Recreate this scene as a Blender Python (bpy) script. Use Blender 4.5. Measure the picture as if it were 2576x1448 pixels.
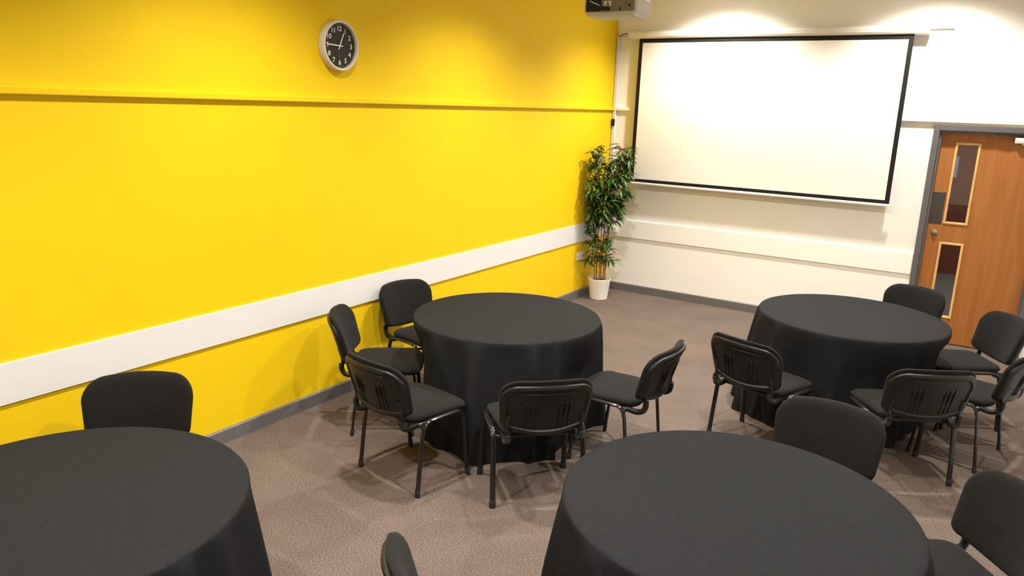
import bpy, bmesh, math, random
from mathutils import Vector, Matrix
from math import sin, cos, pi, radians

for o in list(bpy.data.objects):
    bpy.data.objects.remove(o)
SC = bpy.context.scene
COL = SC.collection

# ------------------------------------------------------------------ camera
YAW, PITCH, ROLL, FPX = 0.561205, -0.239238, 0.034451, 1896.16
fw = Vector((-sin(YAW)*cos(PITCH), cos(YAW)*cos(PITCH), sin(PITCH)))
rt = Vector((cos(YAW), sin(YAW), 0)); up = rt.cross(fw)
rt2 = rt*cos(ROLL) + up*sin(ROLL); up2 = up*cos(ROLL) - rt*sin(ROLL)
cam_data = bpy.data.cameras.new('camera'); cam = bpy.data.objects.new('camera', cam_data)
COL.objects.link(cam)
m = Matrix((rt2, up2, -fw)).transposed().to_4x4()
m.translation = Vector((3.7503, -7.9849, 2.0833))
cam.matrix_world = m
cam_data.sensor_width = 36.0; cam_data.lens = FPX/2576*36.0
cam_data.clip_start = 0.05; cam_data.clip_end = 60
SC.camera = cam

# ------------------------------------------------------------------ world and exposure
world = bpy.data.worlds.new('world'); SC.world = world; world.use_nodes = True
world.node_tree.nodes['Background'].inputs[0].default_value = (1.0, 0.95, 0.88, 1)
world.node_tree.nodes['Background'].inputs[1].default_value = 0.02
SC.view_settings.view_transform = 'Standard'; SC.view_settings.look = 'None'
SC.view_settings.exposure = 0.0; SC.view_settings.gamma = 1.0
SC.view_settings.use_curve_mapping = False

CEIL = 3.45
LAMP_X = (1.25, 3.15); LAMP_Y = (-0.65, -2.95, -5.20, -7.50)
LAMP_W = 370.0; LAMP_COL = (1.0, 0.945, 0.875)
ROOM_X1, ROOM_Y0 = 4.45, -9.6

# ------------------------------------------------------------------ materials
def new_mat(name):
    mt = bpy.data.materials.new(name); mt.use_nodes = True
    return mt, mt.node_tree, mt.node_tree.nodes['Principled BSDF']

def mat(name, col, rough=0.5, spec=0.5, metal=0.0, var=0.0, vscale=8.0, bump=0.0, bscale=200.0, sheen=0.0, coat=0.0, emit=None):
    mt, nt, b = new_mat(name)
    b.inputs['Base Color'].default_value = (*col, 1)
    b.inputs['Roughness'].default_value = rough
    b.inputs['Specular IOR Level'].default_value = spec
    b.inputs['Metallic'].default_value = metal
    if sheen:
        b.inputs['Sheen Weight'].default_value = sheen; b.inputs['Sheen Roughness'].default_value = 0.5
    if coat: b.inputs['Coat Weight'].default_value = coat
    if emit: b.inputs['Emission Color'].default_value = (*emit[0], 1); b.inputs['Emission Strength'].default_value = emit[1]
    tc = nt.nodes.new('ShaderNodeTexCoord')
    if var:
        n = nt.nodes.new('ShaderNodeTexNoise'); n.inputs['Scale'].default_value = vscale; n.inputs['Detail'].default_value = 4
        nt.links.new(tc.outputs['Object'], n.inputs['Vector'])
        r = nt.nodes.new('ShaderNodeMapRange'); r.inputs['From Min'].default_value = .3; r.inputs['From Max'].default_value = .7
        r.inputs['To Min'].default_value = 1-var; r.inputs['To Max'].default_value = 1+var
        nt.links.new(n.outputs['Fac'], r.inputs['Value'])
        mx = nt.nodes.new('ShaderNodeMix'); mx.data_type = 'RGBA'; mx.blend_type = 'MULTIPLY'; mx.inputs['Factor'].default_value = 1
        mx.inputs['A'].default_value = (*col, 1)
        nt.links.new(r.outputs['Result'], mx.inputs['B']); nt.links.new(mx.outputs['Result'], b.inputs['Base Color'])
    if bump:
        n2 = nt.nodes.new('ShaderNodeTexNoise'); n2.inputs['Scale'].default_value = bscale; n2.inputs['Detail'].default_value = 3
        nt.links.new(tc.outputs['Object'], n2.inputs['Vector'])
        bp = nt.nodes.new('ShaderNodeBump'); bp.inputs['Strength'].default_value = bump; bp.inputs['Distance'].default_value = .002
        nt.links.new(n2.outputs['Fac'], bp.inputs['Height']); nt.links.new(bp.outputs['Normal'], b.inputs['Normal'])
    return mt

M = {}
M['yellow'] = mat('yellow_paint', (.82, .555, .005), .6, .2, var=.02, vscale=3, bump=.12, bscale=260)
M['white_wall'] = mat('white_paint', (.88, .868, .832), .6, .3, var=.015, vscale=2, bump=.1, bscale=260)
M['white_board'] = mat('white_board_gloss', (.74, .728, .722), .35, .4, var=.01, vscale=4)
M['ceiling'] = mat('ceiling_white', (.78, .76, .72), .8, .2, var=.02, vscale=3)
M['skirt'] = mat('grey_skirting', (.135, .13, .127), .38, .5, var=.05, vscale=12)
M['frame_grey'] = mat('grey_frame_gloss', (.115, .112, .12), .35, .5, var=.04, vscale=10)
M['white_plastic'] = mat('white_plastic', (.76, .74, .70), .35, .5, var=.01)
M['pot'] = mat('pot_white', (.86, .84, .80), .35, .5, var=.015, vscale=5)
M['grey_plastic'] = mat('projector_shell', (.55, .54, .50), .45, .5, var=.02)
M['dark_grey'] = mat('projector_panel', (.20, .185, .155), .6, .3, var=.05, vscale=30)
M['black_plastic'] = mat('black_plastic', (.007, .0066, .0062), .40, .38, var=.1, vscale=20, bump=.25, bscale=700)
M['black_gloss'] = mat('black_tube', (.012, .011, .011), .16, .5, var=.05)
M['rubber'] = mat('black_rubber', (.016, .015, .015), .6, .4, var=.05)
M['fabric'] = mat('black_fabric', (.0088, .0080, .0074), .9, .15, var=.18, vscale=160, bump=.5, bscale=900, sheen=.04)
M['cloth'] = mat('black_tablecloth', (.0155, .0163, .0176), .75, .05, var=.10, vscale=60, bump=.25, bscale=1100)
M['screen'] = mat('screen_white', (.82, .80, .74), .75, .2, var=.005)
M['black_border'] = mat('screen_border', (.012, .010, .009), .7, .2, var=.05)
M['aluminium'] = mat('aluminium', (.78, .78, .76), .35, .5, metal=.3, var=.01)
M['steel'] = mat('brushed_steel', (.6, .58, .55), .28, .5, metal=1.0, var=.04)
M['bronze'] = mat('dark_plate', (.075, .068, .06), .4, .5, metal=.4, var=.06)
M['bead'] = mat('pale_pine', (.68, .43, .17), .45, .4, var=.12, vscale=9)
M['dial'] = mat('clock_dial', (.022, .018, .014), .5, .3, var=.04)
M['lume'] = mat('clock_white', (.80, .79, .72), .5, .3, var=.01)
M['clock_case'] = mat('clock_case', (.66, .63, .56), .4, .5, var=.02)
M['corr_wall'] = mat('corridor_maroon', (.22, .075, .045), .7, .3, var=.12, vscale=2)
M['corr_floor'] = mat('corridor_carpet', (.20, .18, .18), .95, .1, var=.15, vscale=40)
M['notice'] = mat('pale_blue_paper', (.45, .58, .78), .6, .3, var=.03)
M['label'] = mat('label_paper', (.72, .74, .62), .6, .3, var=.02)
M['ink'] = mat('ink', (.03, .03, .03), .6, .2, var=.02)
M['soil'] = mat('soil', (.05, .035, .025), .95, .1, var=.3, vscale=60)
M['lamp_glow'] = mat('lamp_glow', (1, 1, 1), .5, .2, emit=(LAMP_COL, 18.0))

def carpet():
    mt, nt, b = new_mat('brown_carpet')
    tc = nt.nodes.new('ShaderNodeTexCoord')
    def noise(s, d, rough=.6):
        n = nt.nodes.new('ShaderNodeTexNoise'); n.inputs['Scale'].default_value = s; n.inputs['Detail'].default_value = d
        n.inputs['Roughness'].default_value = rough; nt.links.new(tc.outputs['Object'], n.inputs['Vector']); return n
    fine = noise(135, 4); big = noise(2.2, 3); tiny = noise(420, 2)
    cr = nt.nodes.new('ShaderNodeValToRGB')
    cr.color_ramp.elements[0].position = .30; cr.color_ramp.elements[0].color = (.060, .044, .036, 1)
    cr.color_ramp.elements[1].position = .74; cr.color_ramp.elements[1].color = (.255, .204, .172, 1)
    e = cr.color_ramp.elements.new(.52); e.color = (.140, .107, .0885, 1)
    nt.links.new(fine.outputs['Fac'], cr.inputs['Fac'])
    r = nt.nodes.new('ShaderNodeMapRange'); r.inputs['From Min'].default_value = .3; r.inputs['From Max'].default_value = .7
    r.inputs['To Min'].default_value = .88; r.inputs['To Max'].default_value = 1.1
    nt.links.new(big.outputs['Fac'], r.inputs['Value'])
    mx = nt.nodes.new('ShaderNodeMix'); mx.data_type = 'RGBA'; mx.blend_type = 'MULTIPLY'; mx.inputs['Factor'].default_value = 1
    nt.links.new(cr.outputs['Color'], mx.inputs['A']); nt.links.new(r.outputs['Result'], mx.inputs['B'])
    nt.links.new(mx.outputs['Result'], b.inputs['Base Color'])
    b.inputs['Roughness'].default_value = .95; b.inputs['Specular IOR Level'].default_value = .1
    bp = nt.nodes.new('ShaderNodeBump'); bp.inputs['Strength'].default_value = .55; bp.inputs['Distance'].default_value = .004
    nt.links.new(tiny.outputs['Fac'], bp.inputs['Height']); nt.links.new(bp.outputs['Normal'], b.inputs['Normal'])
    return mt
M['carpet'] = carpet()

def wood():
    mt, nt, b = new_mat('door_veneer')
    tc = nt.nodes.new('ShaderNodeTexCoord'); mp = nt.nodes.new('ShaderNodeMapping')
    mp.inputs['Scale'].default_value = (9, 9, .7); nt.links.new(tc.outputs['Object'], mp.inputs['Vector'])
    n = nt.nodes.new('ShaderNodeTexNoise'); n.inputs['Scale'].default_value = 2.2; n.inputs['Detail'].default_value = 6; n.inputs['Distortion'].default_value = .5
    nt.links.new(mp.outputs['Vector'], n.inputs['Vector'])
    cr = nt.nodes.new('ShaderNodeValToRGB')
    cr.color_ramp.elements[0].position = .25; cr.color_ramp.elements[0].color = (.31, .108, .025, 1)
    cr.color_ramp.elements[1].position = .75; cr.color_ramp.elements[1].color = (.41, .162, .043, 1)
    nt.links.new(n.outputs['Fac'], cr.inputs['Fac']); nt.links.new(cr.outputs['Color'], b.inputs['Base Color'])
    b.inputs['Roughness'].default_value = .42; b.inputs['Specular IOR Level'].default_value = .4
    return mt
M['wood'] = wood()

def glass():
    mt, nt, b = new_mat('door_glass')
    b.inputs['Base Color'].default_value = (.95, .97, .96, 1); b.inputs['Roughness'].default_value = .02
    b.inputs['Transmission Weight'].default_value = 1.0; b.inputs['IOR'].default_value = 1.45
    return mt
M['glass'] = glass()

def leaf_mat(name, c0, c1):
    mt, nt, b = new_mat(name)
    oi = nt.nodes.new('ShaderNodeObjectInfo'); tc = nt.nodes.new('ShaderNodeTexCoord')
    n = nt.nodes.new('ShaderNodeTexNoise'); n.inputs['Scale'].default_value = 14
    nt.links.new(tc.outputs['Object'], n.inputs['Vector'])
    a = nt.nodes.new('ShaderNodeMath'); a.operation = 'MULTIPLY_ADD'; a.inputs[1].default_value = .35
    nt.links.new(n.outputs['Fac'], a.inputs[0]); nt.links.new(oi.outputs['Random'], a.inputs[2])
    cr = nt.nodes.new('ShaderNodeValToRGB')
    cr.color_ramp.elements[0].position = .15; cr.color_ramp.elements[0].color = (*c0, 1)
    cr.color_ramp.elements[1].position = 1.15 if False else 1.0; cr.color_ramp.elements[1].color = (*c1, 1)
    nt.links.new(a.outputs[0], cr.inputs['Fac']); nt.links.new(cr.outputs['Color'], b.inputs['Base Color'])
    b.inputs['Roughness'].default_value = .42
    return mt
M['leaf'] = leaf_mat('bamboo_leaf', (.006, .028, .004), (.070, .195, .016))
M['cane'] = mat('bamboo_cane', (.33, .17, .065), .5, .4, var=.3, vscale=14)

# ------------------------------------------------------------------ helpers
def link_mesh(name, bm, material, parent=None, smooth=False, auto=None):
    me = bpy.data.meshes.new(name)
    bm.normal_update(); bm.to_mesh(me); bm.free()
    me.materials.append(M[material])
    if smooth:
        for p in me.polygons: p.use_smooth = True
        if auto is not None:
            try: me.set_sharp_from_angle(angle=radians(auto))
            except Exception: pass
    o = bpy.data.objects.new(name, me); COL.objects.link(o)
    if parent: o.parent = parent
    return o

def empty(name, loc=(0, 0, 0), rz=0.0, parent=None):
    o = bpy.data.objects.new(name, None); COL.objects.link(o)
    o.location = loc; o.rotation_euler = (0, 0, rz); o.empty_display_size = .1
    if parent: o.parent = parent
    return o

def tag(o, label=None, cat=None, group=None, kind=None):
    if label: o['label'] = label
    if cat: o['category'] = cat
    if group: o['group'] = group
    if kind: o['kind'] = kind
    return o

def dup(root, loc, rz, label=None):
    r = root.copy(); COL.objects.link(r); r.location = loc; r.rotation_euler = (0, 0, rz)
    if label: r['label'] = label
    for ch in list(root.children):
        c = ch.copy(); COL.objects.link(c); c.parent = r
        for g in list(ch.children):
            d = g.copy(); COL.objects.link(d); d.parent = c
    return r

def box(bm, x0, x1, y0, y1, z0, z1, bev=0.0, seg=2):
    b2 = bmesh.new()
    bmesh.ops.create_cube(b2, size=1)
    for v in b2.verts:
        v.co = Vector(((x0+x1)/2+v.co.x*(x1-x0), (y0+y1)/2+v.co.y*(y1-y0), (z0+z1)/2+v.co.z*(z1-z0)))
    if bev: bmesh.ops.bevel(b2, geom=list(b2.edges), offset=bev, segments=seg, profile=.5, affect='EDGES')
    merge(bm, b2)

def merge(bm, b2):
    me = bpy.data.meshes.new('tmp'); b2.to_mesh(me); b2.free(); bm.from_mesh(me); bpy.data.meshes.remove(me)

def box_obj(name, dims, material, parent=None, bev=0.0, seg=2):
    bm = bmesh.new(); box(bm, *dims, bev=bev, seg=seg)
    return link_mesh(name, bm, material, parent)

def prism(bm, pts, axis, a0, a1):
    """extrude a 2D polygon along an axis: axis 0 pts are (y,z), 1 (x,z), 2 (x,y)"""
    def mk(p, a):
        return (a, p[0], p[1]) if axis == 0 else (p[0], a, p[1]) if axis == 1 else (p[0], p[1], a)
    v0 = [bm.verts.new(mk(p, a0)) for p in pts]; v1 = [bm.verts.new(mk(p, a1)) for p in pts]
    n = len(pts)
    for i in range(n): bm.faces.new((v0[i], v0[(i+1) % n], v1[(i+1) % n], v1[i]))
    bm.faces.new(v0[::-1]); bm.faces.new(v1)
    bmesh.ops.recalc_face_normals(bm, faces=bm.faces)

def smooth_path(pts, n=6):
    """Catmull-Rom resample"""
    P = [Vector(p) for p in pts]; out = []
    for i in range(len(P)-1):
        p0 = P[i-1] if i else P[i]*2-P[i+1]; p1, p2 = P[i], P[i+1]
        p3 = P[i+2] if i+2 < len(P) else P[i+1]*2-P[i]
        for k in range(n):
            t = k/n
            out.append(.5*((2*p1)+(p2-p0)*t+(2*p0-5*p1+4*p2-p3)*t*t+(3*p1-p0-3*p2+p3)*t**3))
    out.append(P[-1]); return out

def tube(bm, path, rx, ry=None, seg=10, side=None, radii=None, cap=True):
    """sweep an ellipse: rx along 'side' axis, ry across"""
    ry = rx if ry is None else ry
    P = [Vector(p) for p in path]; rings = []
    prev = Vector(side) if side else None
    for i, p in enumerate(P):
        t = (P[min(i+1, len(P)-1)]-P[max(i-1, 0)]).normalized()
        if prev is None:
            prev = t.orthogonal()
        s = (prev - t*prev.dot(t)).normalized()
        if not side: prev = s
        u = t.cross(s); k = radii[i] if radii else 1.0
        rings.append([bm.verts.new(p + s*(rx*k*cos(2*pi*j/seg)) + u*(ry*k*sin(2*pi*j/seg))) for j in range(seg)])
    for a, b in zip(rings[:-1], rings[1:]):
        for j in range(seg): bm.faces.new((a[j], a[(j+1) % seg], b[(j+1) % seg], b[j]))
    if cap: bm.faces.new(rings[0][::-1]); bm.faces.new(rings[-1])

def lathe(bm, prof, seg=32, center=(0, 0, 0), close_top=False, close_bot=False):
    cx, cy, cz = center; rings = []
    for r, z in prof:
        rings.append([bm.verts.new((cx+r*cos(2*pi*j/seg), cy+r*sin(2*pi*j/seg), cz+z)) for j in range(seg)])
    for a, b in zip(rings[:-1], rings[1:]):
        for j in range(seg): bm.faces.new((a[j], a[(j+1) % seg], b[(j+1) % seg], b[j]))
    if close_bot: bm.faces.new(rings[0][::-1])
    if close_top: bm.faces.new(rings[-1])
    bmesh.ops.recalc_face_normals(bm, faces=bm.faces)

def rounded_outline(w0, w1, z0, z1, r_bot, r_top, n=7, crown=0.0, sag=0.0):
    """closed outline (x,z): half width w0 at bottom, w1 at top, rounded corners"""
    pts = []
    def arc(cx, cz, r, a0, a1):
        for k in range(n+1):
            a = a0+(a1-a0)*k/n; pts.append((cx+r*cos(a), cz+r*sin(a)))
    arc(w0-r_bot, z0+r_bot, r_bot, -pi/2, 0)
    arc(w1-r_top, z1-r_top, r_top, 0, pi/2)
    if crown:
        for k in range(1, 6):
            t = k/6; pts.append(((w1-r_top)*(1-2*t), z1+crown*4*t*(1-t)))
    arc(-w1+r_top, z1-r_top, r_top, pi/2, pi)
    arc(-w0+r_bot, z0+r_bot, r_bot, pi, 3*pi/2)
    if sag:
        for k in range(1, 6):
            t = k/6; pts.append((-(w0-r_bot)*(1-2*t), z0-sag*4*t*(1-t)))
    return pts

def shell(bm, outline, layers, warp, center=None):
    """stack of scaled/inset copies of a planar outline: layers = [(inset, depth)], warp(x,z,depth)->xyz; ends closed by fans"""
    cx = sum(p[0] for p in outline)/len(outline); cz = sum(p[1] for p in outline)/len(outline)
    hx = max(abs(p[0]-cx) for p in outline); hz = max(abs(p[1]-cz) for p in outline)
    rings = []
    for ins, d in layers:
        sx = max(0, 1-ins/hx); sz = max(0, 1-ins/hz)
        rings.append([bm.verts.new(warp(cx+(p[0]-cx)*sx, cz+(p[1]-cz)*sz, d)) for p in outline])
    n = len(outline)
    for a, b in zip(rings[:-1], rings[1:]):
        for j in range(n): bm.faces.new((a[j], a[(j+1) % n], b[(j+1) % n], b[j]))
    for ring, (ins, d), fl in ((rings[0], layers[0], True), (rings[-1], layers[-1], False)):
        c = bm.verts.new(warp(cx, cz, d))
        for j in range(n):
            f = (ring[(j+1) % n], ring[j], c) if fl else (ring[j], ring[(j+1) % n], c)
            bm.faces.new(f)
    bmesh.ops.recalc_face_normals(bm, faces=bm.faces)

# ------------------------------------------------------------------ room shell
T = .15
DX0, DX1, DZ = 3.245, 4.150, 1.995       # structural door opening in the screen wall
bm = bmesh.new(); box(bm, -T, ROOM_X1+T, ROOM_Y0-T, T, -.1, 0)
tag(link_mesh('floor', bm, 'carpet'), 'speckled brown carpet floor', kind='structure')
bm = bmesh.new(); box(bm, -T, ROOM_X1+T, ROOM_Y0-T, T, CEIL, CEIL+.1)
tag(link_mesh('ceiling', bm, 'ceiling'), 'plain white ceiling', kind='structure')
tag(box_obj('wall_left', (-T, 0, ROOM_Y0-T, T, 0, CEIL), 'yellow'), 'bright yellow painted wall', kind='structure')
bm = bmesh.new()
box(bm, 0, DX0, 0, T, 0, CEIL); box(bm, DX1, ROOM_X1+T, 0, T, 0, CEIL); box(bm, DX0, DX1, 0, T, DZ, CEIL)
tag(link_mesh('wall_back', bm, 'white_wall'), 'off-white wall behind the projection screen', kind='structure')
tag(box_obj('wall_right', (ROOM_X1, ROOM_X1+T, ROOM_Y0-T, 0, 0, CEIL), 'white_wall'), 'off-white side wall', kind='structure')
tag(box_obj('wall_front', (0, ROOM_X1, ROOM_Y0-T, ROOM_Y0, 0, CEIL), 'white_wall'), 'off-white end wall', kind='structure')

# skirting boards (chamfered top)
SK = [(0, 0), (.018, 0), (.018, .083), (.012, .090), (0, .090)]
bm = bmesh.new(); prism(bm, SK, 1, ROOM_Y0, 0)
tag(link_mesh('baseboard_left', bm, 'skirt'), 'dark grey skirting board along the yellow wall', kind='structure')
bm = bmesh.new(); prism(bm, [(-a, z) for a, z in SK], 0, .018, 3.212)
tag(link_mesh('baseboard_back', bm, 'skirt'), 'dark grey skirting board along the white wall', kind='structure')
# wide white protection boards
DZ0, DZ1 = .634, .834
bm = bmesh.new(); box(bm, 0, .012, ROOM_Y0, 0, DZ0, DZ1, .0015, 1)
tag(link_mesh('trim_1', bm, 'white_board'), 'wide white protection board across the yellow wall', kind='structure')
bm = bmesh.new(); box(bm, .012, 3.21, -.012, 0, DZ0, DZ1, .0015, 1)
tag(link_mesh('trim_2', bm, 'white_wall'), 'off-white protection board across the white wall', kind='structure')
# picture rails
PR = [(0, 2.052), (.028, 2.052), (.030, 2.055), (.030, 2.082), (.024, 2.087), (0, 2.087)]
bm = bmesh.new(); prism(bm, PR, 1, ROOM_Y0, 0)
tag(link_mesh('trim_3', bm, 'yellow'), 'yellow painted picture rail', kind='structure')
bm = bmesh.new(); prism(bm, [(-a, z) for a, z in PR], 0, .030, ROOM_X1)
tag(link_mesh('trim_4', bm, 'white_wall'), 'off-white painted picture rail', kind='structure')

# corridor seen through the door glass
bm = bmesh.new(); box(bm, 1.4, 6.4, T, 4.0, -.1, 0)
tag(link_mesh('floor_corridor', bm, 'corr_floor'), 'grey carpet floor of the corridor beyond the door', kind='structure')
bm = bmesh.new(); box(bm, 1.4, 6.4, 3.9, 4.05, 0, 2.7); box(bm, 1.25, 1.4, T, 4.05, 0, 2.7); box(bm, 6.4, 6.55, T, 4.05, 0, 2.7)
tag(link_mesh('wall_corridor', bm, 'corr_wall'), 'maroon wall of the corridor beyond the door', kind='structure')
bm = bmesh.new(); box(bm, 1.25, 6.55, T, 4.05, 2.7, 2.8)
tag(link_mesh('ceiling_corridor', bm, 'ceiling'), 'corridor ceiling beyond the door', kind='structure')
l = bpy.data.lights.new('corridor_lamp', 'AREA'); l.energy = 48; l.size = 1.0; l.color = (1, .9, .8)
lo = bpy.data.objects.new('corridor_lamp', l); lo.location = (4.6, 2.2, 2.68); COL.objects.link(lo)

# ------------------------------------------------------------------ door
door = empty('door_1', (0, 0, 0)); tag(door, 'orange wood veneer door with two narrow glazed slots in a dark grey frame', kind='structure')
FX0, FX1, FZ = 3.212, 4.178, 2.027
bm = bmesh.new()
box(bm, FX0, 3.262, -.018, T, 0, FZ, .003, 1); box(bm, 4.128, FX1, -.018, T, 0, FZ, .003, 1); box(bm, 3.262, 4.128, -.018, T, 1.981, FZ, .003, 1)
link_mesh('door_frame', bm, 'frame_grey', door)
bm = bmesh.new()     # rebate the leaf closes against
box(bm, 3.262, 3.282, .012, .052, 0, 1.981); box(bm, 4.108, 4.128, .012, .052, 0, 1.981); box(bm, 3.282, 4.108, .012, .052, 1.955, 1.981)
link_mesh('door_stop', bm, 'frame_grey', door)
LY0, LY1 = .036, .080
GX0, GX1 = 3.415, 3.590
G = ((GX0, GX1, 1.150, 1.868), (GX0, GX1, .262, .955))
LX0, LX1, LZ0, LZ1 = 3.270, 4.122, .012, 1.970
bm = bmesh.new()
box(bm, LX0, GX0, LY0+.016, LY1, LZ0, LZ1); box(bm, GX1, LX1, LY0+.016, LY1, LZ0, LZ1)
for z0, z1 in ((LZ0, G[1][2]), (G[1][3], G[0][2]), (G[0][3], LZ1)): box(bm, GX0, GX1, LY0+.016, LY1, z0, z1)
leaf_o = link_mesh('door_leaf', bm, 'wood', door)
YF = LY0+.016
for x0, x1, z0, z1 in G:
    fo = None
    bm = bmesh.new(); w = .021
    for dims in ((x0-w*.6, x0+w*.4, YF-.008, YF+.03, z0-w*.6, z1+w*.6), (x1-w*.4, x1+w*.6, YF-.008, YF+.03, z0-w*.6, z1+w*.6),
                 (x0+w*.4, x1-w*.4, YF-.008, YF+.03, z0-w*.6, z0+w*.4), (x0+w*.4, x1-w*.4, YF-.008, YF+.03, z1-w*.4, z1+w*.6)):
        box(bm, *dims, bev=.004, seg=2)
    b = link_mesh('glazing_bead', bm, 'bead', leaf_o)
    bm = bmesh.new(); box(bm, x0, x1, YF+.012, YF+.018, z0, z1)
    link_mesh('glass_pane', bm, 'glass', leaf_o)
bm = bmesh.new(); box(bm, 3.288, 3.392, YF-.002, YF, 1.128, 1.425, .0008, 1)
link_mesh('push_plate', bm, 'bronze', leaf_o)
bm = bmesh.new(); lathe(bm, [(0, .0), (.030, 0), (.030, .006), (.024, .016), (.012, .018), (0, .018)], 24)
bmesh.ops.rotate(bm, verts=bm.verts, cent=(0, 0, 0), matrix=Matrix.Rotation(pi/2, 3, 'X'))
bmesh.ops.translate(bm, verts=bm.verts, vec=(3.347, YF, 1.050))
k = link_mesh('thumb_turn', bm, 'steel', leaf_o, True, 35)
box_obj('turn_lever', (3.344, 3.350, YF-.024, YF-.016, 1.037, 1.063), 'steel', k, .002)
bm = bmesh.new(); box(bm, 3.845, 4.09, YF-.055, YF, 1.895, 1.945, .006)
link_mesh('closer_body', bm, 'aluminium', leaf_o, True, 35)
bm = bmesh.new(); box(bm, 3.90, 3.96, YF-.045, YF, 1.882, 1.896, .003)
link_mesh('closer_valve', bm, 'aluminium', leaf_o, True, 35)
bm = bmesh.new(); tube(bm, [(3.97, YF-.03, 1.950), (3.97, YF-.03, 1.958), (3.74, YF-.055, 1.962), (3.70, YF-.05, 1.966)], .012, .004, 8, side=(0, 1, 0))
link_mesh('closer_arm', bm, 'bronze', leaf_o)
tag(box_obj('wall_notice', (3.05, 3.305, 3.888, 3.899, 1.32, 1.60), 'notice'), 'pale blue notice on the maroon corridor wall, seen through the door glass', 'notice')

# ------------------------------------------------------------------ projection screen
scr = empty('projection_screen', (1.62, 0, 1.27))
tag(scr, 'white pull-down projection screen with a black border, lowered from its wall case', 'screen')
def off(o, root):
    o.parent = root; o.matrix_parent_inverse = Matrix.Translation(-Vector(root.location)); return o
SX0, SX1, SZ0, SZ1, SY = .298, 2.945, 1.283, 2.812, -.085
bm = bmesh.new()
prof = [(-.022, 2.806), (-.07, 2.803), (-.105, 2.816), (-.116, 2.832), (-.116, 2.862), (-.106, 2.880), (-.085, 2.888), (-.022, 2.888)]
prism(bm, prof, 0, .188, 3.050)
off(link_mesh('screen_case', bm, 'white_plastic'), scr)
for x0, x1 in ((.176, .190), (3.048, 3.062)):
    bm = bmesh.new(); prism(bm, [(y*1.03+.0006, 2.847+(z-2.847)*1.05) for y, z in prof], 0, x0, x1)
    off(link_mesh('end_cap', bm, 'white_plastic'), scr)
bm = bmesh.new(); box(bm, .035, 3.246, -.020, 0, 2.858, 2.905, .002, 1)
btn = off(link_mesh('wall_batten', bm, 'white_wall'), scr)
for sx in (.40, 1.17, 1.98, 2.80, 3.20):
    bm = bmesh.new(); lathe(bm, [(.0055, 0), (.0055, .003), (0, .003)], 10)
    bmesh.ops.rotate(bm, verts=bm.verts, cent=(0, 0, 0), matrix=Matrix.Rotation(pi/2, 3, 'X'))
    bmesh.ops.translate(bm, verts=bm.verts, vec=(sx, -.020, 2.897))
    s = off(link_mesh('screw', bm, 'bronze'), scr); s.parent = btn; s.matrix_parent_inverse = btn.matrix_parent_inverse
for hx in (.200, 3.038):
    bm = bmesh.new(); tube(bm, [(hx+.018*cos(a), -.06, 2.885+.022*sin(a)) for a in [k*pi/8 for k in range(-1, 10)]], .0018, seg=6)
    off(link_mesh('hanging_ring', bm, 'steel'), scr)
bw = .041
bm = bmesh.new(); box(bm, SX0+bw, SX1-bw, SY-.0008, SY+.0008, SZ0+.036, SZ1-.046)
off(link_mesh('screen_sheet', bm, 'screen'), scr)
bm = bmesh.new()
box(bm, SX0, SX0+bw, SY-.001, SY+.001, SZ0, SZ1); box(bm, SX1-bw, SX1, SY-.001, SY+.001, SZ0, SZ1)
box(bm, SX0+bw, SX1-bw, SY-.001, SY+.001, SZ0, SZ0+.036); box(bm, SX0+bw, SX1-bw, SY-.001, SY+.001, SZ1-.046, SZ1)
off(link_mesh('black_border', bm, 'black_border'), scr)
bm = bmesh.new(); prism(bm, [(SY-.012, 1.262), (SY+.012, 1.262), (SY+.012, 1.276), (SY+.004, 1.284), (SY-.004, 1.284), (SY-.012, 1.276)], 0, SX0-.012, SX1+.040)
off(link_mesh('bottom_bar', bm, 'aluminium'), scr)

bm = bmesh.new(); tube(bm, smooth_path([(.172, -.06, 2.852), (.12, -.045, 2.868), (.06, -.035, 2.858), (.028, -.026, 2.835)], 6), .004, seg=8)
tag(link_mesh('power_cable', bm, 'rubber', None, True), 'short black cable looping from the screen case to the corner trunking', 'cable')
# corner trunking
trk = empty('cable_trunking', (.022, 0, .74)); tag(trk, 'slim white vertical cable trunking in the corner behind the plant', 'trunking')
bm = bmesh.new(); box(bm, .003, .043, -.026, 0, .745, 2.845, .003, 2); off(link_mesh('trunking_body', bm, 'white_plastic'), trk)
bm = bmesh.new(); box(bm, .006, .040, -.031, -.0255, .745, 2.843, .002, 2); off(link_mesh('trunking_lid', bm, 'white_plastic'), trk)
bm = bmesh.new(); box(bm, .006, .044, -.052, -.031, 1.880, 1.958, .008, 3)
tag(link_mesh('remote_holder', bm, 'black_plastic', None, True, 40), 'small black oblong fitting on the white corner trunking', 'remote')
jb = empty('junction_box', (.09, 0, .69)); tag(jb, 'small white surface box on the white wall behind the bamboo', 'wall box')
bm = bmesh.new(); box(bm, .014, .158, -.052, -.012, .682, .744, .004, 2); off(link_mesh('box_body', bm, 'white_plastic'), jb)
bm = bmesh.new(); box(bm, .018, .154, -.058, -.0515, .686, .740, .003, 2); off(link_mesh('box_lid', bm, 'white_plastic'), jb)

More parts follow.
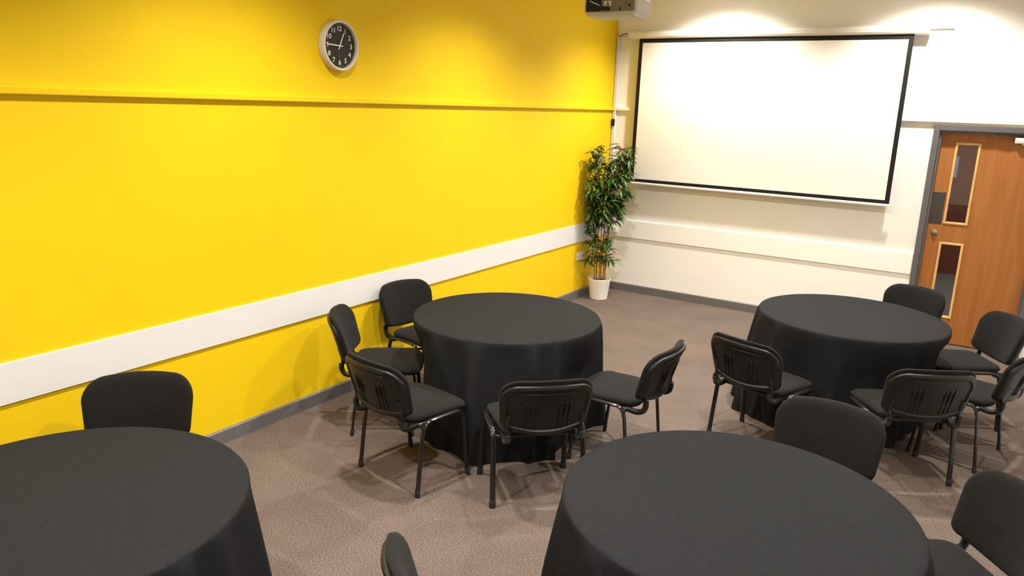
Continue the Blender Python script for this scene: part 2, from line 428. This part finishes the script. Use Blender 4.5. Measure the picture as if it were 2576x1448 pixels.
# double socket on the yellow wall
sk = empty('wall_socket', (0, -.633, .426)); tag(sk, 'white double power socket on the yellow wall beside the plant pot', 'socket')
bm = bmesh.new(); box(bm, 0, .010, -.706, -.560, .426, .514, .003, 2); off(link_mesh('face_plate', bm, 'white_plastic'), sk)
for yc in (-.672, -.594):
    bm = bmesh.new(); box(bm, .009, .014, yc-.006, yc+.006, .488, .504, .0015, 1); off(link_mesh('rocker_switch', bm, 'white_plastic'), sk)
    bm = bmesh.new()
    for dy, dz, a, b2_ in ((0, .476, .002, .006), (-.011, .455, .004, .002), (.011, .455, .004, .002)):
        box(bm, .0085, .0106, yc+dy-a, yc+dy+a, dz-b2_, dz+b2_)
    off(link_mesh('socket_holes', bm, 'ink'), sk)

# ------------------------------------------------------------------ clock
def text_mesh(name, body, size, material, parent, extrude=.0004):
    cu = bpy.data.curves.new(name, 'FONT'); cu.body = body; cu.size = size; cu.align_x = 'CENTER'; cu.align_y = 'CENTER'
    cu.extrude = extrude; cu.resolution_u = 4; cu.offset = .0006
    tmp = bpy.data.objects.new('tmp_text', cu); COL.objects.link(tmp)
    dg = bpy.context.evaluated_depsgraph_get(); me = bpy.data.meshes.new_from_object(tmp.evaluated_get(dg))
    bpy.data.objects.remove(tmp); me.materials.clear(); me.materials.append(M[material]); me.name = name
    o = bpy.data.objects.new(name, me); COL.objects.link(o); o.parent = parent
    return o
CR = .157
clock = empty('wall_clock', (0, -4.275, 2.412)); tag(clock, 'round wall clock with a black dial and white numerals on the yellow wall', 'clock')
clock.rotation_euler = (pi/2, 0, pi/2)      # local x -> +y, local y -> up, local z -> out of the wall
bm = bmesh.new(); lathe(bm, [(CR-.006, 0), (CR, .004), (CR, .046), (CR-.004, .053), (CR-.014, .053), (CR-.017, .046), (CR-.017, .030)], 72)
cs = link_mesh('clock_case', bm, 'clock_case', clock, True, 40)
bm = bmesh.new(); lathe(bm, [(CR-.016, .008), (CR-.016, .0305), (0, .0305)], 72, close_bot=True)
link_mesh('clock_dial', bm, 'dial', clock)
RN = .105
for h in range(1, 13):
    a = pi/2 - h*pi/6
    o = text_mesh('numeral', str(h), .043, 'lume', clock); o.location = (RN*cos(a), RN*sin(a), .0312)
for k in range(60):
    a = k*pi/30; big = k % 5 == 0
    bm = bmesh.new(); r1 = .1325; w = .0016 if big else .0009; ll = .0035 if big else .0013
    box(bm, -ll, ll, -w, w, 0, .0007)
    bmesh.ops.rotate(bm, verts=bm.verts, cent=(0, 0, 0), matrix=Matrix.Rotation(a, 3, 'Z'))
    bmesh.ops.translate(bm, verts=bm.verts, vec=(r1*cos(a), r1*sin(a), .0306))
    link_mesh('minute_mark', bm, 'lume', clock)
def hand(name, ang, length, tail, w, z):
    bm = bmesh.new(); box(bm, -tail, length, -w, w, 0, .001)
    bmesh.ops.rotate(bm, verts=bm.verts, cent=(0, 0, 0), matrix=Matrix.Rotation(ang, 3, 'Z'))
    bmesh.ops.translate(bm, verts=bm.verts, vec=(0, 0, z)); return link_mesh(name, bm, 'lume', clock)
hand('hour_hand', pi/2-radians(25), .088, .026, .0040, .034)
hand('minute_hand', pi/2-radians(272), .116, .026, .0036, .036)
bm = bmesh.new(); lathe(bm, [(.005, .031), (.005, .038), (0, .039)], 16); link_mesh('hand_pin', bm, 'lume', clock)
bm = bmesh.new(); box(bm, -.010, .010, -.065, -.0635, .0306, .0309); link_mesh('maker_mark', bm, 'steel', clock)

# ------------------------------------------------------------------ ceiling projector
PX, PY, PZ = 1.625, -3.60, 2.625          # rear face centre bottom
pj = empty('projector', (PX, PY+.13, PZ)); tag(pj, 'pale grey projector hanging from the ceiling above the left table', 'projector')
PW, PD, PH = .172, .245, .105
def pbox(name, dims, material, par=None, bev=0.0):
    o = box_obj(name, dims, material, None, bev); off(o, pj)
    if par: o.parent = par; o.matrix_parent_inverse = par.matrix_parent_inverse
    return o
bm = bmesh.new()      # tapered body: underside slopes in
rear = [(-PW, .022), (-PW+.018, .012), (PW-.018, .012), (PW, .022), (PW, PH), (-PW, PH)]
lower = [(-PW+.075, -.012), (PW-.03, -.012)]
secs = []
for y, ins, zz in ((PY, 0, .012), (PY+.008, -.004, .0), (PY+.06, -.004, -.006), (PY+PD-.03, -.004, -.006), (PY+PD, .008, .004)):
    a = PW-ins
    secs.append([bm.verts.new((PX+x, y, PZ+z)) for x, z in
                 ((-a, .026), (-a+.022, zz), (a-.022, zz), (a, .026), (a, PH-.012), (a-.014, PH), (-a+.014, PH), (-a, PH-.012))])
for s0, s1 in zip(secs[:-1], secs[1:]):
    for j in range(8): bm.faces.new((s0[j], s0[(j+1) % 8], s1[(j+1) % 8], s1[j]))
bm.faces.new(secs[0][::-1]); bm.faces.new(secs[-1]); bmesh.ops.recalc_face_normals(bm, faces=bm.faces)
body = off(link_mesh('projector_body', bm, 'grey_plastic'), pj)
pan = pbox('rear_panel', (PX-PW+.010, PX+PW-.012, PY-.002, PY+.001, PZ+.022, PZ+PH-.01), 'dark_grey')
for i in range(14):
    x = PX-PW+.014+i*.0074
    pbox('grille_slat', (x, x+.0038, PY-.006, PY-.001, PZ+.025, PZ+PH-.012), 'black_plastic')
lb = pbox('label', (PX-.040, PX+.008, PY-.003, PY-.002, PZ+.055, PZ+.082), 'label')
for i, (s, zz) in enumerate((('V2', .074), ('LAB2', .064))):
    o = text_mesh('label_text', s, .011, 'ink', None, .0002); o.rotation_euler = (pi/2, 0, 0); o.location = (PX-.016, PY-.0034, PZ+zz)
    o.parent = pj; o.matrix_parent_inverse = Matrix.Translation(-Vector(pj.location))
pbox('cable_plug', (PX-.040, PX+.000, PY-.040, PY-.002, PZ+.024, PZ+.046), 'black_plastic', bev=.004)
pbox('usb_port', (PX+.062, PX+.073, PY-.003, PY-.0015, PZ+.025, PZ+.044), 'ink')
for xx, zz, r in ((.128, .055, .008), (.140, .098, .007)):
    bm = bmesh.new(); lathe(bm, [(r, 0), (r, .002), (0, .002)], 14)
    bmesh.ops.rotate(bm, verts=bm.verts, cent=(0, 0, 0), matrix=Matrix.Rotation(pi/2, 3, 'X'))
    bmesh.ops.translate(bm, verts=bm.verts, vec=(PX+xx, PY-.0015, PZ+zz)); off(link_mesh('audio_port', bm, 'ink'), pj)
bm = bmesh.new(); lathe(bm, [(.034, 0), (.034, .02), (.028, .022), (0, .018)], 24)
bmesh.ops.rotate(bm, verts=bm.verts, cent=(0, 0, 0), matrix=Matrix.Rotation(-pi/2, 3, 'X'))
bmesh.ops.translate(bm, verts=bm.verts, vec=(PX+.06, PY+PD-.002, PZ+.05)); off(link_mesh('lens', bm, 'black_gloss'), pj)
pbox('mount_plate', (PX-.09, PX+.09, PY+.05, PY+.21, PZ+PH, PZ+PH+.015), 'white_plastic', bev=.003)
bm = bmesh.new(); tube(bm, [(PX, PY+.13, PZ+PH+.01), (PX, PY+.13, CEIL)], .02, seg=14); off(link_mesh('mount_pole', bm, 'white_plastic'), pj)
bm = bmesh.new(); tube(bm, smooth_path([(PX-.020, PY-.030, PZ+.036), (PX-.05, PY-.05, PZ+.05), (PX-.115, PY-.06, PZ+.085), (PX-.10, PY-.03, PZ+.16), (PX-.03, PY+.10, PZ+.26), (PX-.03, PY+.13, CEIL-.01)], 6), .0055, seg=8)
off(link_mesh('signal_cable', bm, 'rubber', None, True), pj)

# ------------------------------------------------------------------ downlights (the room's lamps)
dl = empty('downlight', (0, 0, CEIL)); tag(dl, 'round recessed ceiling downlight', 'light', 'ceiling downlights')
bm = bmesh.new(); lathe(bm, [(.072, -.001), (.072, -.008), (.095, -.006), (.098, 0)], 32); link_mesh('trim_ring', bm, 'white_plastic', dl, True, 40)
bm = bmesh.new(); lathe(bm, [(.072, -.002), (0, -.002)], 24); link_mesh('diffuser', bm, 'lamp_glow', dl)
first = True
for ly in LAMP_Y:
    for lx in LAMP_X:
        o = dl if first else dup(dl, (lx, ly, CEIL), 0)
        o.location = (lx, ly, CEIL); first = False
        L = bpy.data.lights.new('downlight_beam', 'SPOT'); L.energy = LAMP_W; L.color = LAMP_COL
        L.spot_size = radians(129); L.spot_blend = .75; L.shadow_soft_size = .07
        lo = bpy.data.objects.new('downlight_beam', L); lo.location = (lx, ly, CEIL-.02); COL.objects.link(lo)

# ------------------------------------------------------------------ chairs: poses (x, y, heading)
CHAIRS = {
 'A0': (0.564, -4.442, -0.950), 'A1': (0.414, -3.806, -1.730), 'A2': (1.169, -4.883, -0.163), 'A3': (1.817, -4.652, 0.785),
 'A4': (2.018, -3.962, 1.570), 'B0': (3.250, -1.499, 2.736), 'B1': (2.711, -3.252, -0.315), 'B4': (3.486, -3.165, 0.565),
 'B3': (3.796, -2.614, 1.323), 'B2': (3.734, -1.958, 2.110), 'C0': (3.263, -4.640, 3.101), 'C1': (3.796, -4.981, 2.226),
 'D0': (0.648, -6.252, -2.323), 'D1': (2.636, -6.223, -0.619)}
CLABEL = {
 'A0': 'black fabric chair by the yellow wall, second nearest the bamboo of the wall-side chairs',
 'A1': 'black fabric chair with its back to the yellow wall, nearest the potted bamboo',
 'A2': 'black chair with ribbed plastic back, third from the bamboo along the yellow wall',
 'A3': 'black chair showing its plastic back to the aisle, tucked between two cloth-covered tables',
 'A4': 'black chair on the open carpet facing the yellow wall across its table',
 'B0': 'black fabric chair between the doorside table and the white wall',
 'B1': 'black chair on the open carpet side of the doorside table, under the screen',
 'B4': 'black chair at the doorside table with its plastic back towards the nearest other table',
 'B3': 'black chair at the doorside table, next to the chair in front of the door',
 'B2': 'black fabric chair right in front of the wooden door, facing the doorside table',
 'C0': 'black fabric chair back rising behind the big aisle table, towards the doorside table',
 'C1': 'black fabric chair on the side-wall side of the big aisle table, corrugated bracket showing',
 'D0': 'black fabric chair back against the yellow wall at the table farthest from the screen',
 'D1': 'black chair standing between the two tables farthest from the screen'}
YB, LEAN, ZB, ZT, WR = -.264, .31, .458, .755, .055

def back_warp(x, z, d):
    """d > 0 towards the sitter"""
    y = YB - LEAN*(z-ZB) + WR*(x/.23)**2
    return (x, y+d, z)

def make_chair():
    c = empty('stacking_chair'); tag(c, 'chair', 'chair', 'black stacking chairs around the tables')
    # seat cushion: outline in (x, y), rounded
    out = rounded_outline(.205, .226, -.20, .235, .07, .085, 6, crown=.012)
    def sw(x, y, d):
        z = .406 + d
        if y > .13: z -= (y-.13)**2*1.6
        return (x, y, z - .10*(abs(x)/.226)**4*max(0, d-.01))
    bm = bmesh.new()
    shell(bm, out, [(.012, .004), (.002, .008), (0, .016), (.003, .027), (.012, .035), (.03, .040), (.08, .043), (.14, .0435)], sw)
    link_mesh('seat', bm, 'fabric', c, True)
    bm = bmesh.new()
    shell(bm, out, [(.05, -.010), (.02, -.010), (.008, -.002), (.008, .006)], sw)
    link_mesh('seat_shell', bm, 'black_plastic', c, True, 40)
    # backrest cushion
    out = rounded_outline(.231, .245, ZB+.004, ZT, .05, .095, 7, crown=.006, sag=.020)
    bm = bmesh.new()
    shell(bm, out, [(.008, .003), (.001, .005), (0, .012), (.0005, .021), (.006, .030), (.016, .037), (.035, .042), (.08, .046), (.13, .047)], back_warp)
    link_mesh('backrest', bm, 'fabric', c, True)
    out2 = rounded_outline(.229, .243, ZB, ZT-.022, .05, .090, 7, crown=.006, sag=.022)
    bm = bmesh.new()
    shell(bm, out2, [(.10, -.013), (.034, -.012), (.026, -.021), (.016, -.022), (.004, -.016), (0, -.006), (.001, .004), (.012, .004)], back_warp)
    bs = link_mesh('back_shell', bm, 'black_plastic', c, True, 30)
    for sx in (-1, 1):
        for k in range(3):
            x = sx*(.060+k*.026); z0, z1 = .485+.004*k, .645
            bm = bmesh.new()
            tube(bm, [back_warp(x*(1+.18*(z-.5)), z, -.0125) for z in [z0+(z1-z0)*q/6 for q in range(7)]], .004, .0035, 8)
            link_mesh('rib', bm, 'black_plastic', bs, True)
    bm = bmesh.new(); tube(bm, [back_warp(x, .690, -.0115) for x in [-.14+.28*q/10 for q in range(11)]], .006, .004, 8)
    link_mesh('ridge', bm, 'black_plastic', bs, True)
    # legs: each half of a side hoop, oval tube
    for sx in (-1, 1):
        for sy in (-1, 1):
            foot = Vector((sx*.250, sy*.190, .012)); x1 = sx*.246
            path = [foot, Vector((sx*.2475, sy*.166, .22)), Vector((x1, sy*.150, .352))]
            cx, cz, r = sy*(.148-.055), .364, .052
            path += [Vector((x1, cx+sy*r*cos(a), cz+r*sin(a))) for a in [q*pi/2/7 for q in range(8)]]
            path += [Vector((x1, sy*.05, cz+r+.001)), Vector((x1, 0, cz+r+.001))]
            bm = bmesh.new(); tube(bm, path, .0155, .0092, 12, side=(1, 0, 0))
            bmesh.ops.recalc_face_normals(bm, faces=bm.faces)
            lg = link_mesh('leg', bm, 'black_gloss', c, True, 50)
            bm = bmesh.new(); d = (path[1]-foot).normalized()
            tube(bm, [foot-Vector((0, 0, .012)), foot-d*.002, foot+d*.028, foot+d*.031], 0.0180, .0118, 12, side=(1, 0, 0), radii=[.96, 1, 1, .9])
            bmesh.ops.recalc_face_normals(bm, faces=bm.faces)
            link_mesh('foot_cap', bm, 'rubber', lg, True, 50)
            bm = bmesh.new(); lathe(bm, [(.006, 0), (.006, .004), (.003, .006), (0, .006)], 10)
            bmesh.ops.rotate(bm, verts=bm.verts, cent=(0, 0, 0), matrix=Matrix.Rotation(-sx*pi/2, 3, 'Y'))
            bmesh.ops.translate(bm, verts=bm.verts, vec=(sx*(.246-.017), sy*.140, .388)); link_mesh('bolt', bm, 'steel', lg, True)
    for y in (-.140, .140):
        bm = bmesh.new(); tube(bm, [(-.240, y, .388), (-.20, y, .382), (.20, y, .382), (.240, y, .388)], .009, seg=10)
        link_mesh('cross_bar', bm, 'black_gloss', c, True, 50)
    for sx in (-1, 1):
        x = sx*.196
        ctl = [(x, .02, .392), (x, -.145, .392), (x, -.200, .386), (x, -.242, .402), (x, -.256, .438), (x, -.252, .490), (x*.985, -.272, .56)]
        pth = smooth_path(ctl, 5)
        bm = bmesh.new(); tube(bm, pth, .011, .007, 10, side=(1, 0, 0)); br = link_mesh('back_bracket', bm, 'black_gloss', c, True, 50)
        seg_ = smooth_path([Vector(p) for p in ctl[1:5]]+[Vector((x, -.254, .462))], 16)
        acc = [0.0]
        for a, b in zip(seg_[:-1], seg_[1:]): acc.append(acc[-1]+(b-a).length)
        N = 66; pts = []; rad = []
        for q in range(N+1):
            s_ = acc[-1]*q/N; j = max(i for i in range(len(acc)) if acc[i] <= s_+1e-9); j = min(j, len(seg_)-2)
            tt = (s_-acc[j])/(acc[j+1]-acc[j]); pts.append(seg_[j].lerp(seg_[j+1], tt)); rad.append(1.0 if q % 4 in (1, 2) else .74)
        bm = bmesh.new(); tube(bm, pts, .0195, .0175, 12, side=(1, 0, 0), radii=rad)
        link_mesh('bellows', bm, 'black_plastic', br, False)
    return c

chair0 = make_chair(); first = True
for key, (x, y, th) in CHAIRS.items():
    if first:
        chair0.location = (x, y, 0); chair0.rotation_euler = (0, 0, th); chair0['label'] = CLABEL[key]; first = False
    else:
        dup(chair0, (x, y, 0), th, CLABEL[key])

# ------------------------------------------------------------------ tables and cloths
TABLES = {'A': (1.197, -3.972, 3), 'B': (3.058, -2.456, 11), 'C': (3.153, -5.498, 23), 'D': (1.275, -6.863, 31)}
TLABEL = {'A': 'black cloth to the floor on the round table by the yellow wall, nearest the bamboo',
          'B': 'black cloth to the floor on the round table beside the wooden door',
          'C': 'black cloth on the big round aisle table between the door side and the yellow wall',
          'D': 'black cloth on the round table by the yellow wall, farthest from the screen'}
UNDER = {'A': 'round folding table hidden under the cloth by the yellow wall nearest the bamboo',
         'B': 'round folding table hidden under the cloth beside the wooden door',
         'C': 'round folding table hidden under the cloth of the big aisle table',
         'D': 'round folding table hidden under the yellow-wall cloth farthest from the screen'}
TR_, TH = .610, .742
def table_cloth(key):
    cx, cy, seed = TABLES[key]; rnd = random.Random(seed)
    comps = [(n, rnd.uniform(.5, 1.0), rnd.uniform(0, 2*pi)) for n in (7, 11, 13, 17)]
    nth, nz = 256, 26
    # irregular fold phase
    nf = 15; ph = [rnd.uniform(-.35, .35) for _ in range(nf)]; am = [rnd.uniform(.45, 1.25) for _ in range(nf)]
    def fold(th):
        u = (th % (2*pi))/(2*pi)*nf; i = int(u); f = u-i
        a0, a1 = ph[i % nf], ph[(i+1) % nf]; s = f*f*(3-2*f)
        phs = u + a0*(1-s)+a1*s; aa = am[i % nf]*(1-s)+am[(i+1) % nf]*s
        c = .5+.5*cos(2*pi*phs)
        return aa*(c**1.8 - .33)
    near = [(Vector((x-cx, y-cy)), Vector((-sin(a), cos(a))), Vector((cos(a), sin(a)))) for x, y, a in CHAIRS.values() if math.hypot(x-cx, y-cy) < 1.25]
    bm = bmesh.new(); rings = []
    for r, dz in ((.12, 0), (.25, 0), (.40, 0), (.52, 0), (.585, 0), (.600, -.001), (.608, -.004), (.6125, -.010)):
        rings.append([bm.verts.new((r*cos(2*pi*j/nth), r*sin(2*pi*j/nth), TH+dz+.0005*sin(9*r*cos(2*pi*j/nth)+seed)*(1 if r < .5 else 0))) for j in range(nth)])
    for k in range(1, nz+1):
        t = k/nz; z = (TH-.010)*(1-t)+.006*t; ring = []
        for j in range(nth):
            th = 2*pi*j/nth; f = fold(th)
            base = TR_+.003+.075*t**1.15+.010*t*sum(a*sin(n*.5*0+int(n/4)*th+p) for n, a, p in comps)*.5
            r = base + f*.098*(t**.55)
            # cloth gives way to seats and legs pushed in, hanging straight from the rim to the seat
            u = Vector((cos(th), sin(th)))
            for d0, f_, s_ in near:
                k_ = u.dot(f_)
                if k_ > -.35: continue
                rl = (.266+d0.dot(f_))/k_              # radius at which local y reaches the seat front
                lx = abs((u*rl-d0).dot(s_))
                if lx > .335: continue
                w_ = 1 if lx < .268 else .5+.5*cos(pi*(lx-.268)/.067)
                q = min(1, max(0, (z-.47)/.22))
                lim = rl*(1-q)+max(rl, TR_+.003)*q - .035*max(0, .75-f)*t**.6*(1-q)
                if r > lim: r += (lim-r)*w_
            ring.append(bm.verts.new((r*cos(th), r*sin(th), max(.004, z+(.010*max(0, f) if t > .9 else 0)))))
        rings.append(ring)
    for a, b in zip(rings[:-1], rings[1:]):
        for j in range(nth): bm.faces.new((a[j], a[(j+1) % nth], b[(j+1) % nth], b[j]))
    c = bm.verts.new((0, 0, TH))
    for j in range(nth): bm.faces.new((c, rings[0][j], rings[0][(j+1) % nth]))
    bmesh.ops.recalc_face_normals(bm, faces=bm.faces)
    o = link_mesh('tablecloth', bm, 'cloth', None, True); o.location = (cx, cy, 0)
    tag(o, TLABEL[key], 'tablecloth', 'black round tablecloths')
    t = empty('round_table', (cx, cy, 0)); tag(t, UNDER[key], 'table', 'round folding tables')
    bm = bmesh.new(); lathe(bm, [(0, .712), (.600, .712), (.606, .718), (.606, .732), (.600, .7385), (0, .7385)], 64); link_mesh('tabletop', bm, 'bead', t)
    for sx in (-1, 1):
        for sy in (-1, 1):
            bm = bmesh.new(); tube(bm, [(sx*.24, sy*.20, .712), (sx*.25, sy*.22, .0)], .013, seg=10); link_mesh('leg', bm, 'black_gloss', t, True, 50)
for key in TABLES: table_cloth(key)

# ------------------------------------------------------------------ potted bamboo
pl = empty('potted_bamboo', (.205, -.520, 0)); tag(pl, 'tall artificial bamboo with green leaves in a white pot in the room corner', 'plant')
bm = bmesh.new()
lathe(bm, [(0, .004), (.092, .0), (.098, .004), (.122, .205), (.127, .222), (.127, .232), (.123, .234), (.119, .230), (.117, .215), (.113, .20), (0, .195)], 48)
link_mesh('pot', bm, 'pot', pl, True, 35)
bm = bmesh.new(); lathe(bm, [(.112, .200), (.07, .207), (0, .209)], 32); link_mesh('soil', bm, 'soil', pl, True)
R_ = random.Random(5)
side = Vector((cos(YAW), sin(YAW), 0)); dep = Vector((-sin(YAW), cos(YAW), 0))
# canes: foot offset (side, depth), top offset, top height
canes = [(-.060, .00, -.115, -.02, 1.66), (-.035, .02, -.07, .03, 1.50), (-.010, -.02, -.01, -.05, 1.38), (.012, .02, .06, .02, 1.60), (.036, -.01, .13, .00, 1.69), (.058, .01, .115, .05, 1.45)]
cane_pts = []
for i, (s0, d0, s1, d1, ht) in enumerate(canes):
    pts = []
    for k in range(9):
        t = k/8; wob = .012*sin(3*t+i)
        pts.append(side*(s0+(s1-s0)*t**1.5+wob*t)+dep*(d0+(d1-d0)*t)+Vector((0, 0, .20+(ht-.20)*t)))
    sm = smooth_path(pts, 5); rad = [1.0-.5*q/(len(sm)-1)+(.18 if q % 6 == 0 else 0) for q in range(len(sm))]
    bm = bmesh.new(); tube(bm, sm, .0082, seg=8, radii=rad); link_mesh('cane', bm, 'cane', pl, True)
    cane_pts.append(sm)
def cane_at(i, z):
    return min(cane_pts[i], key=lambda p: abs(p.z-z))
# leaf blades: four shared meshes, real arched lanceolate blades
leaf_meshes = []
for v in range(4):
    Lh = (.125, .110, .135, .095)[v]; Wd = (.0125, .0115, .0135, .0105)[v]; droop = (.25, .45, .6, .15)[v]
    bm = bmesh.new(); rows = []
    for k in range(7):
        t = k/6; w = Wd*sin(pi*min(1, t*.93+.07))**.8*(1-.25*t) if 0 < k < 6 else .0006
        x = Lh*t*(1-.12*droop*t); z = -droop*Lh*t*t*.6
        rows.append([bm.verts.new((x, -w, z+w*.35)), bm.verts.new((x, 0, z)), bm.verts.new((x, w, z+w*.35))])
    for a, b in zip(rows[:-1], rows[1:]):
        for j in range(2): bm.faces.new((a[j], a[j+1], b[j+1], b[j]))
    me = bpy.data.meshes.new('leaf_blade'); bm.to_mesh(me); bm.free(); me.materials.append(M['leaf'])
    for p in me.polygons: p.use_smooth = True
    leaf_meshes.append(me)
# sprays: (z range, side range, count) following the plant's outline
sprays = []
def spray_zone(z0, z1, s0, s1, n, d=.12):
    for _ in range(n): sprays.append((R_.uniform(z0, z1), R_.uniform(s0, s1), R_.uniform(-d, d)))
spray_zone(1.56, 1.68, -.21, -.05, 12); spray_zone(1.54, 1.70, .07, .26, 22)
spray_zone(1.40, 1.56, -.22, -.02, 14); spray_zone(1.36, 1.58, .03, .26, 34)
spray_zone(1.10, 1.40, -.20, .26, 120, .17); spray_zone(.86, 1.12, -.18, .19, 84, .16)
spray_zone(.72, .88, -.18, .08, 12); spray_zone(.58, .72, -.18, .10, 16); spray_zone(.44, .58, -.18, .14, 18)
leaves = []; twig_bm = bmesh.new()
for z, s, d in sprays:
    tip = side*s+dep*d+Vector((0, 0, z))
    tip.x = max(tip.x, .035-pl.location.x); tip.y = min(tip.y, -.06-pl.location.y)
    ci = min(range(6), key=lambda i: (cane_at(i, z-.08)-tip).length if canes[i][4] > z-.1 else 9)
    root = cane_at(ci, z-R_.uniform(.06, .13))
    mid = root.lerp(tip, .55)+Vector((0, 0, .02))
    tube(twig_bm, smooth_path([root, mid, tip], 3), .0018, seg=5)
    outd = (tip-root); outd.z = 0; base_ang = math.atan2(outd.y, outd.x)
    for q in range(R_.choice((4, 5, 5, 6))):
        ang = base_ang + R_.uniform(-1.5, 1.5); el = R_.uniform(-.75, .45)
        p = root.lerp(tip, R_.uniform(.55, 1.0)) + Vector((R_.uniform(-.01, .01), R_.uniform(-.01, .01), R_.uniform(-.015, .015)))
        v = R_.randrange(4); sc = R_.uniform(.75, 1.15)
        for trial in range(3):
            mtx = Matrix.Translation(p) @ Matrix.Rotation(ang, 4, 'Z') @ Matrix.Rotation(-el, 4, 'Y') @ Matrix.Scale(sc, 4)
            cs_ = [mtx @ vv.co for vv in leaf_meshes[v].vertices]
            x0 = pl.location.x+min(c_.x for c_ in cs_); y1 = pl.location.y+max(c_.y for c_ in cs_)
            ok = x0 > .045 and y1 < -.05 and not (y1 > -.135 and max(c_.x for c_ in cs_) > 0 and max(c_.z for c_ in cs_) > 1.22)
            if ok: break
            ang = ang+pi if trial == 0 else -YAW*0+5.0+R_.uniform(-.6, .6)
        if not ok: continue
        leaves.append((p, ang, el, R_.uniform(-.6, .6), v, sc))
link_mesh('twigs', twig_bm, 'cane', pl, True)
camv = cam.matrix_world.translation
leaves.sort(key=lambda L_: L_[0].dot(dep))     # nearest the camera first
rest = bmesh.new()
for i, (p, ang, el, rl_, v, sc) in enumerate(leaves):
    mtx = Matrix.Translation(p) @ Matrix.Rotation(ang, 4, 'Z') @ Matrix.Rotation(-el, 4, 'Y') @ Matrix.Rotation(rl_, 4, 'X') @ Matrix.Scale(sc, 4)
    if i < 300:
        o = bpy.data.objects.new('leaf', leaf_meshes[v]); COL.objects.link(o); o.parent = pl; o.matrix_local = mtx
    else:
        b2 = bmesh.new(); b2.from_mesh(leaf_meshes[v]); b2.transform(mtx); merge(rest, b2)
o = link_mesh('foliage', rest, 'leaf', pl, True); o['kind'] = 'stuff'
